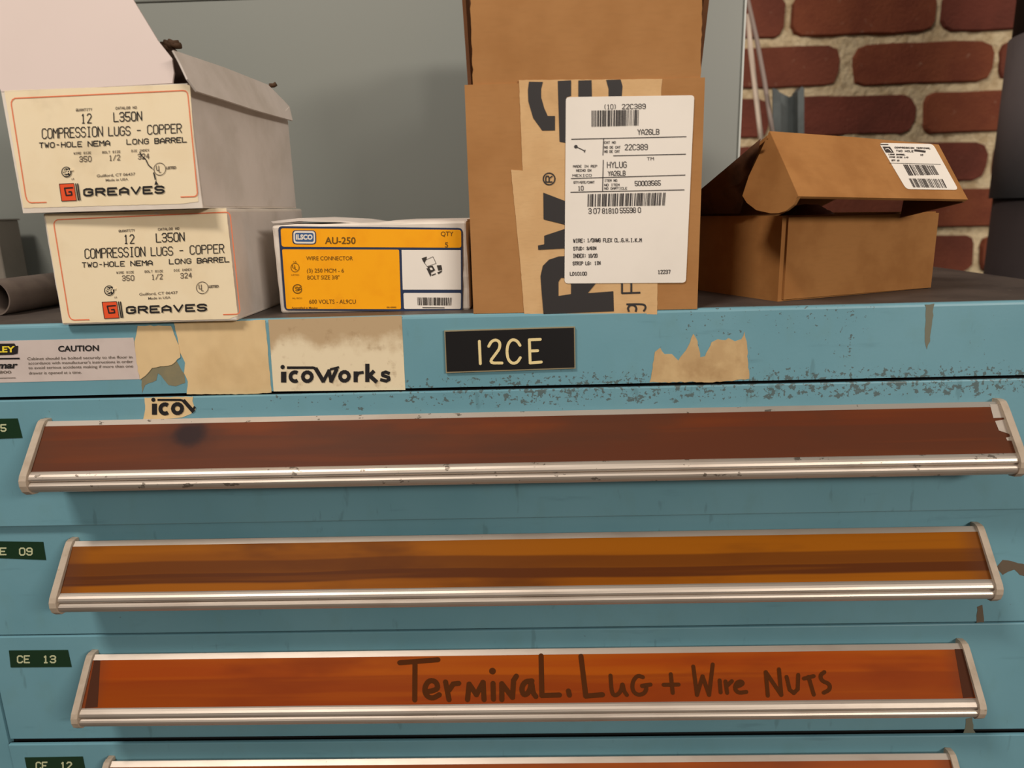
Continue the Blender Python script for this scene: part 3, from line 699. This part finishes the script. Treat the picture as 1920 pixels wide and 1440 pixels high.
# big brown carton
G = Frame(-.02861, .0011, 0, -.00755, -.0015); GW, GH, GD = .1366, .1316, .112
big = thing('shipping_carton', 'tall brown cardboard box standing open with white shipping label and paper tape', 'box', G(V((GW/2, GD/2, 0))))
open_box(G, GW, GD, GH, .003, KRAFT, big)
gf = G.front()
ff_ = Face(G(V((0, .0012, GH))), -G.Y)
n2 = (-G.Y*.998 + V((0, 0, -.05))).normalized(); ff_ = Face(G(V((0, .0011, GH+.0004))), n2)
rag = lambda x, y0, y1, n_, s: [(x(y0+(y1-y0)*k_/n_)+random.Random(s+k_).uniform(-1.2, 1.2), y0+(y1-y0)*k_/n_) for k_ in range(n_+1)]
paper(ff_, [(887, 164)] + rag(lambda y: 879+(y+80)*.034, 140, -90, 24, 1) + rag(lambda y: 1319-(y+80)*.024, -90, 142, 24, 70) + [(1312, 162), (1240, 162), (1000, 163)], KRAFT, big, 'front_flap', t=.003, off=0, label='front flap standing upright')
for s in (0, 1):                                 # side flaps, hinged on the side walls and leaning outwards
    x = .0015 if s == 0 else GW-.0015; lean = -.035 if s == 0 else .10; h_ = .085
    P0 = [V((x, .006, GH+.0006)), V((x, GD-.006, GH+.0006)), V((x+lean*h_, GD-.010, GH+h_)), V((x+lean*h_, .010, GH+h_))]
    W0 = [G(p) for p in P0]; n = (W0[1]-W0[0]).cross(W0[3]-W0[0]).normalized(); n = n if n.dot(G.X)*(1 if s else -1) > 0 else -n
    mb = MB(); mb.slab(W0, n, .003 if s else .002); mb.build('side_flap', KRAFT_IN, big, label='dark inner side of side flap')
W0 = [G(V(p)) for p in ((.004, GD-.0015, GH+.0004), (GW-.004, GD-.0015, GH+.0004), (GW-.006, GD+.02, GH+.08), (.006, GD+.02, GH+.08))]
mb = MB(); mb.slab(W0, (W0[1]-W0[0]).cross(W0[3]-W0[0]).normalized(), .003); mb.build('back_flap', KRAFT, big)
tp = paper(gf, [(973, 150), (1242, 148), (1240, 165), (1237, 300), (1232, 589.5), (983, 588.5), (976, 500), (970, 440), (958, 318), (980, 320)], TAPE, big, 'packing_tape', rough=.4, seed=2, t=.00015, off=.0003, label='printed kraft paper tape, wrinkled at top')
ink = Ink(gf, .00055, zoomed(850, 0, 3.84))
ink.poly([(545, 588), (645, 590), (632, 640), (632, 700), (655, 780), (680, 835), (732, 835), (732, 938), (640, 940), (575, 850), (540, 730), (537, 650)])
ink.poly([(752, 583), (848, 578), (848, 690), (815, 700), (808, 1028), (765, 1020)]); ink.poly([(900, 580), (995, 577), (998, 700), (900, 700)]); ink.poly([(1100, 575), (1205, 572), (1218, 620), (1212, 700), (1118, 700), (1118, 640)])
ink.arc((690, 1288), 42, 42, 0, 360, 9, 20); ink.line([(712, 1310), (666, 1310), (666, 1280), (672, 1268), (684, 1268), (690, 1280), (690, 1310)], 9); ink.line([(690, 1285), (712, 1268)], 9)
ink.T = zoomed(850, 320, 3.84)
ink.poly([(648, 158), (830, 228), (830, 395), (650, 350)]); ink.poly([(830, 410), (830, 558), (612, 570), (610, 538), (655, 530), (655, 468)])
ink.poly([(650, 1033), (638, 900), (628, 760), (645, 685), (690, 640), (760, 617), (900, 612), (1000, 700), (1035, 800), (968, 882), (1152, 868), (1156, 1012)], [[(757, 902), (757, 800), (775, 772), (830, 772), (848, 800), (848, 888)]])
ink.line([(1215, 800), (1215, 882), (1342, 878)], 13, .8); ink.line([(1282, 800), (1282, 878)], 13, 0)
ink.line(chaikin([(1264, 1012), (1256, 990), (1272, 968), (1305, 968), (1320, 990), (1314, 1012)]), 14); ink.line(chaikin([(1250, 962), (1350, 960), (1380, 966), (1386, 990), (1372, 1010)]), 13)
ink.build('tape_lettering', plain('tape_black_print', (44, 40, 40), .6), tp)
lb = paper(gf, rrect((1061, 182), (1302, 178.5), (1286, 530), (1058.5, 531.5), 7), LABEL, big, 'shipping_label', t=.00015, off=.0008, label='white barcode label')
LO = .001
ink = Ink(gf, LO, zoomed(1050, 170, 7.2))
ink.stroke('(10)', (590, 250), (765, 246), 62, 7.5, 1.6); ink.stroke('22C389', (840, 246), (1155, 240), 62, 8.5, 1.6); ink.bars(((428, 268), (1082, 256), (1074, 470), (428, 486)), 30, 11)
ink.stroke('YA26LB', (1052, 592), (1338, 588), 68, 9, 1.5)
for a, b in (((155, 655), (1705, 620)), ((722, 878), (1698, 856)), ((150, 1185), (1690, 1138)), ((145, 1370), (1678, 1338)), ((590, 650), (580, 870)), ((585, 935), (575, 1360))): ink.line([a, b], 10)
ink.stroke('22C389', (878, 800), (1182, 796), 72, 9, 1.5); ink.stroke('HYLUG', (640, 1040), (898, 1036), 76, 9, 1.5); ink.stroke('YA26LB', (652, 1148), (882, 1142), 60, 8, 1.5); ink.stroke('TM', (1178, 940), (1265, 938), 40, 6, 1.4)
ink.stroke('50003565', (1015, 1284), (1358, 1276), 62, 9, 1.4); ink.stroke('10', (246, 1345), (316, 1343), 56, 8, 1.6)
ink.disc((215, 755), 24); ink.line([(235, 765), (290, 790), (335, 815)], 10); ink.line([(340, 800), (330, 830)], 12)
for s_, a, b, y in (('CAT NO', 602, 750, 715), ('NO DE CAT', 602, 815, 780), ('NO DE CAT', 602, 805, 836), ('ITEM NO', 602, 770, 1228), ('NO ITEM', 602, 802, 1288), ('NO DARTICLE', 602, 905, 1334), ('MADE IN REP', 178, 500, 1036), ('HECHO EN', 222, 420, 1092), ('MEXICO', 172, 425, 1160), ('QTY/QTE/CANT', 186, 465, 1252)):
    ink.stroke(s_, (a, y), (b, y-2), 30, 5.5, 1.6)
ink.T = zoomed(1050, 340, 7.2)
ink.bars(((376, 172), (1435, 150), (1420, 325), (372, 342)), 46, 17)
ink.stroke('3', (388, 435), (424, 434), 68, 9); ink.stroke('07', (456, 434), (540, 432), 68, 9, 1.2); ink.stroke('81810', (572, 432), (780, 428), 64, 9, 1.4); ink.stroke('55598', (812, 426), (1022, 421), 66, 9, 1.4); ink.stroke('0', (1056, 420), (1090, 419), 66, 9)
for s_, a, b, y, h_ in (('WIRE:', 182, 340, 826, 48), ('1/0AWG FLEX CL.G,H,I,K,M', 370, 1100, 820, 48), ('STUD:', 182, 330, 930, 44), ('3/8IN', 362, 488, 925, 40), ('INDEX:', 178, 352, 1030, 48), ('10/20', 386, 504, 1028, 46), ('STRIP LG:', 175, 425, 1130, 44), ('1IN', 470, 545, 1126, 44), ('LD10100', 138, 360, 1270, 44), ('12237', 1325, 1488, 1248, 48)):
    ink.stroke(s_, (a, y), (b, y-3), h_, 8.5, 1.5)
ink.build('label_print', plain('label_black', (52, 46, 46), .6), lb)

# right-hand mailer box, lid ajar
R = Frame(.16429, .0233, 0, .40628, -.0055); RW, RH, RD = .1340, .0534, .118
rbx = thing('mailer_box', 'flat tan cardboard mailer box with barcode sticker, lid half open, at right', 'box', R(V((RW/2, RD/2, 0))))
open_box(R, RW, RD, RH, .0022, KRAFT2, rbx)
mb = MB(); mb.box((.0035, -.0016, .0012), (RW+.001, 0, RH-.001), R); mb.build('front_panel', KRAFT2, rbx, label='lighter front panel')
L0, L1, L2, L3 = V((0.15557, -0.0243, 0.06474)), V((0.28188, 0.03108, 0.06017)), V((0.27184, 0.05399, 0.09599)), V((0.14552, -0.00139, 0.10056))
lf = plane3(L0, L1, L3)
lp = paper(lf, [(1497, 368), (1600, 370), (1815, 374), (1803, 352), (1760, 271), (1600, 257), (1444, 246)], KRAFT2, rbx, 'lid_front', t=.002, off=0, label='sloping front panel of the lid')
W0 = [R(V((.002, RD-.001, RH+.001))), R(V((RW-.002, RD-.001, RH+.001))), L2-lf.n*.0023, L3-lf.n*.0023]
mb = MB(); nn = (W0[1]-W0[0]).cross(W0[3]-W0[0]).normalized(); nn = nn if nn.z > 0 else -nn
mb.slab(W0, nn, .002); mb.build('lid_panel', KRAFT2, rbx)
# left ear of the lid: hinged on the sloping edge, folding down and back
ea = plane3(L0, L3, L0 + R.Y*.06 + V((0, 0, -.045)) - R.X*.004)
paper(ea, [(1443, 246), (1497, 368), (1488, 384), (1474, 395), (1460, 399.5), (1445, 400), (1418, 394), (1400, 380), (1392, 367), (1404, 330), (1424, 288)], KRAFT2, rbx, 'lid_ear', t=.002, off=-.0005, label='rounded left ear of the lid')
er = plane3(L1, L2, L1 + R.Y*.06 + V((0, 0, -.045)))
mb = MB(); e1 = L1 - lf.n*.003; e2 = L2 - lf.n*.003
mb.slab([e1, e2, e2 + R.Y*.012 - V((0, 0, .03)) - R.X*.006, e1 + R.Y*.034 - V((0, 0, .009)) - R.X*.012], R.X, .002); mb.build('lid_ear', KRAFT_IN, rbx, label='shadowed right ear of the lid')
# crumpled side of the lid, coloured darker brown than its other panels
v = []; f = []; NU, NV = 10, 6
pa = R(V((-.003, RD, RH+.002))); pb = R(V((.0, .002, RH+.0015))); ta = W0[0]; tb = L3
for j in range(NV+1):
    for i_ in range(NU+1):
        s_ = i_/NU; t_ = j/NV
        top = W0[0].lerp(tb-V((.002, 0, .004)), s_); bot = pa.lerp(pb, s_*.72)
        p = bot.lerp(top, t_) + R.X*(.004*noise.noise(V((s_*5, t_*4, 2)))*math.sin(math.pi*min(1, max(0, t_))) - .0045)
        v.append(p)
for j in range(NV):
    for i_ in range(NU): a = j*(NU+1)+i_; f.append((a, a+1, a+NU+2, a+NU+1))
cr = obj('lid_side', v, f, kraft('dark_brown_card', (92, 60, 40), (64, 42, 30), 120, 3), rbx, smooth=True, label='crumpled dark side wall of the lid'); sm = cr.modifiers.new('thick', 'SOLIDIFY'); sm.thickness = .0012
# sticker
T = zoomed(1600, 240, 7.2)
lb = paper(lf, rrect((345, 200), (1075, 215), (1420, 835), (715, 825), 55), LABEL, lp, 'barcode_sticker', T=T, t=.00012, off=.0003)
lb['label'] = 'white barcode sticker'
ink = Ink(lf, .0005, T)
ink.poly([(395, 250), (495, 252), (548, 332), (440, 330)]); ink.bars(((672, 492), (1090, 505), (1165, 632), (752, 640)), 22, 5); ink.bars(((750, 680), (1215, 688), (1275, 808), (812, 800)), 26, 8)
ink.line([(490, 472), (1180, 490)], 5); ink.line([(370, 222), (470, 222)], 12); ink.line([(830, 300), (970, 318)], 26)
for s_, a, b, y, h_ in (('COMPRESSION TERMINAL', 560, 1040, 272, 18), ('TWO HOLE', 580, 810, 320, 22), ('LONG BARREL', 480, 700, 362, 15), ('WIRE SIZE 1/0', 490, 740, 398, 15), ('10', 905, 940, 372, 20), ('QTY 10', 520, 620, 445, 18)):
    ink.stroke(s_, (a, y), (b, y+(b-a)*.02), h_, 6)
ink.build('sticker_print', plain('sticker_black', (58, 50, 48), .6), lb)
i = Ink(lf, .0007, T); i.line([(430, 285), (470, 275), (500, 300), (515, 318)], 8); i.build('logo_cutout', LABEL, lb)
# contents seen in the gap
bagm = MB(); c0 = R(V((.075, .055, .043)))
bm = bmesh.new(); bmesh.ops.create_icosphere(bm, subdivisions=3, radius=1)
for v_ in bm.verts:
    c = v_.co.copy(); s_ = 1+.22*noise.noise(c*2.6); v_.co = V((c.x*.022*s_, c.y*.022*s_, c.z*.0165*s_))
bm.verts.ensure_lookup_table(); vs = [c0+v_.co for v_ in bm.verts]; fs = [tuple(x.index for x in f_.verts) for f_ in bm.faces]; bm.free()
o = obj('parts_bag', vs, fs, dirty('reddish_bag', (130, 84, 74), (150, 120, 104), (110, 70, 60), 90, rough=.35), None, smooth=True)
single(o, 'reddish crumpled bag glimpsed inside the half-open mailer box', 'bag')

# ------------------------------------------------------------------ things at the back and sides
q = Mat('grey_enamel', (134, 137, 131), .42, spec=.5); q.mix(q.ramp(q.noise(3.5, detail=2), .35, .7), (131, 135, 130)); q.mix(q.ramp(q.noise(260), .68, .78, 0, .3), (120, 124, 118))
GREY = q.bump(q.noise(6), .02, .01).done()
pan = thing('steel_sheet', 'large plain grey painted steel sheet standing behind the boxes', 'sheet', (-.1, .235, 0))
xr = .1959
mb = MB().box((-.50, .235, .0), (xr-.0015, .238, .2432)); mb.build('panel_sheet', GREY, pan, bevel=.0006, seg=1)
MB().box((xr-.0015, .233, 0), (xr, .270, .262)).build('side_rim', plain('rim_highlight_grey', (190, 194, 188), .35), pan, label='folded right edge with its highlight put into a paler grey')  # edge highlight is in the colour: paler grey than the sheet
MB().box((-.50, .2335, .2435), (xr-.0016, .270, .28)).build('top_rim', GREY, pan, bevel=.0015)

# grey pipe on the cabinet top, open end towards us
PM = dirty('weathered_grey_pipe', (104, 92, 84), (90, 78, 72), (70, 60, 54), 60, rough=.55)
ye = .047; xe = hit(21, 558, V((0, ye, 0)), V((0, 1, 0))).x; ro = .0122; ri = .0112; cx = xe-ro; cz = ro+.0002
def pipe_mesh(c, ax, L, ro, ri, n=40):
    ax = ax.normalized(); a = ax.cross(V((0, 0, 1)) if abs(ax.z) < .9 else V((1, 0, 0))).normalized(); b = ax.cross(a); v = []; f = []
    for (t, r) in ((0, ro), (L, ro), (L, ri), (0, ri)): v += [c+ax*t+(a*math.cos(2*math.pi*k/n)+b*math.sin(2*math.pi*k/n))*r for k in range(n)]
    for s_ in range(4):
        for k in range(n): f.append((s_*n+k, s_*n+(k+1) % n, ((s_+1) % 4)*n+(k+1) % n, ((s_+1) % 4)*n+k))
    return v, f
vv, ff = pipe_mesh(V((cx, ye, cz)), V((.10, 1, 0)), .17, ro, ri)
o = obj('conduit_pipe', vv, ff, PM, None, smooth=False)
for p in o.data.polygons: p.use_smooth = True
e_ = o.modifiers.new('es', 'EDGE_SPLIT'); e_.split_angle = .6
single(o, 'short grey-brown pipe lying on the cabinet top with its open end forward', 'pipe')
# grey carton behind it
bx0 = hit(50, 450, V((0, .10, 0)), V((0, 1, 0)))
gb = thing('grey_carton', 'plain grey cardboard box behind the lying pipe at far left', 'box', (-.46, .2, 0))
yg = .225; g0 = hit(50, 460, V((0, yg, 0)), V((0, 1, 0))).x; gt = hit(25, 413, V((0, yg, 0)), V((0, 1, 0))).z
GC = dirty('grey_cardboard', (136, 128, 118), (124, 116, 106), (104, 96, 86), 30)
MB().box((g0-.16, yg-.035, .0), (g0, yg-.005, gt)).build('box_body', GC, gb, bevel=.0008, seg=1)
MB().box((g0-.16, yg-.036, gt), (g0+.0008, yg-.004, gt+.0012)).build('lid', GC, gb)

# big grey column pipe to the right of the cabinet
pc = V((.545, .40, 0)); pr_ = .094
t0 = hit(1868, 230, V((0, .40, 0)), V((0, 1, 0)))
col = thing('round_duct', 'thick grey vertical duct with paler middle section by the brick wall', 'pipe', (0, 0, -1.12))
e = pdir(1862, 300); e2 = V((e.x, e.y)).normalized(); nrm = V((e2.y, -e2.x)); yc = .36
k = (yc-CAM.y - nrm.y*pr_)/e2.y; cc = V((CAM.x, CAM.y)) + e2*k + nrm*pr_
col.location = (cc.x, cc.y, -1.12)
DG = dirty('dark_duct', (58, 51, 52), (50, 44, 45), (42, 37, 38), 14); LG = dirty('pale_duct_wrap', (104, 98, 100), (96, 90, 92), (86, 80, 82), 14)
za = hit(1862, 372, V((cc.x, cc.y, 0)), V((e2.x, e2.y, 0))).z; zb = hit(1890, 80, V((cc.x, cc.y, 0)), V((e2.x, e2.y, 0))).z
MB().tube([(cc.x, cc.y, -1.12), (cc.x, cc.y, za)], pr_-.004, 48).build('lower_section', DG, col, smooth=False)
MB().tube([(cc.x, cc.y, za), (cc.x, cc.y, zb)], pr_, 48).build('pale_wrap', LG, col)
MB().tube([(cc.x, cc.y, zb), (cc.x, cc.y, zb+.5)], pr_-.003, 48).build('upper_section', DG, col)
for c in col.children:
    for p in c.data.polygons: p.use_smooth = len(p.vertices) == 4

# thin rods and a channel offcut standing behind the mailer box
def yy(px, py, y): return hit(px, py, V((0, y, 0)), V((0, 1, 0)))
ROD = plain('pale_rod', (226, 208, 190), .35); ROD2 = plain('dull_rod', (150, 134, 126), .4)
def rod(path, y0, y1, r, mat, label):
    P = [yy(x, y, y0+(y1-y0)*i_/(len(path)-1)) for i_, (x, y) in enumerate(path)]
    d = (P[-1]-P[-2]).normalized(); 
    kk = (P[-1].z - r)/(-d.z); P.append(P[-1]+d*kk)
    o = MB().tube(P, r, 12).build('metal_rod', mat, None, smooth=True); single(o, label, 'rod', 'rods behind the mailer box')
rod([(1402, 29), (1407, 90), (1414, 150), (1424, 235)], .52, .44, .0030, ROD, 'thick pale bent rod leaning just right of the grey panel')
rod([(1398, -30), (1403, 5), (1419, 75), (1433, 150), (1447, 240)], .54, .42, .0026, ROD2, 'dull grey rod leaning right of the pale one')
ch = MB(); CM = dirty('blue_grey_channel', (92, 98, 98), (78, 84, 84), (58, 60, 58), 60)
yb = .40; qs = [(1450, 168), (1460, 174), (1467, 170)]
def strip(pts_top, y0, dx, t=.002):
    P = [yy(x, y, y0) for x, y in pts_top]; 
    ch.slab(P + [V((P[-1].x+dx, P[-1].y, .001)), V((P[0].x+dx, P[0].y, .001))], V((0, -1, 0)), t)
strip([(1449, 165), (1458, 168), (1464, 176)], .425, .012); strip([(1460, 172), (1480, 182), (1498, 173)], .44, .012); strip([(1496, 172), (1504, 162), (1508, 166)], .425, .012, .018)
o = ch.build('metal_channel', CM); single(o, 'short blue-grey metal channel upright behind the mailer box against the bricks', 'channel')
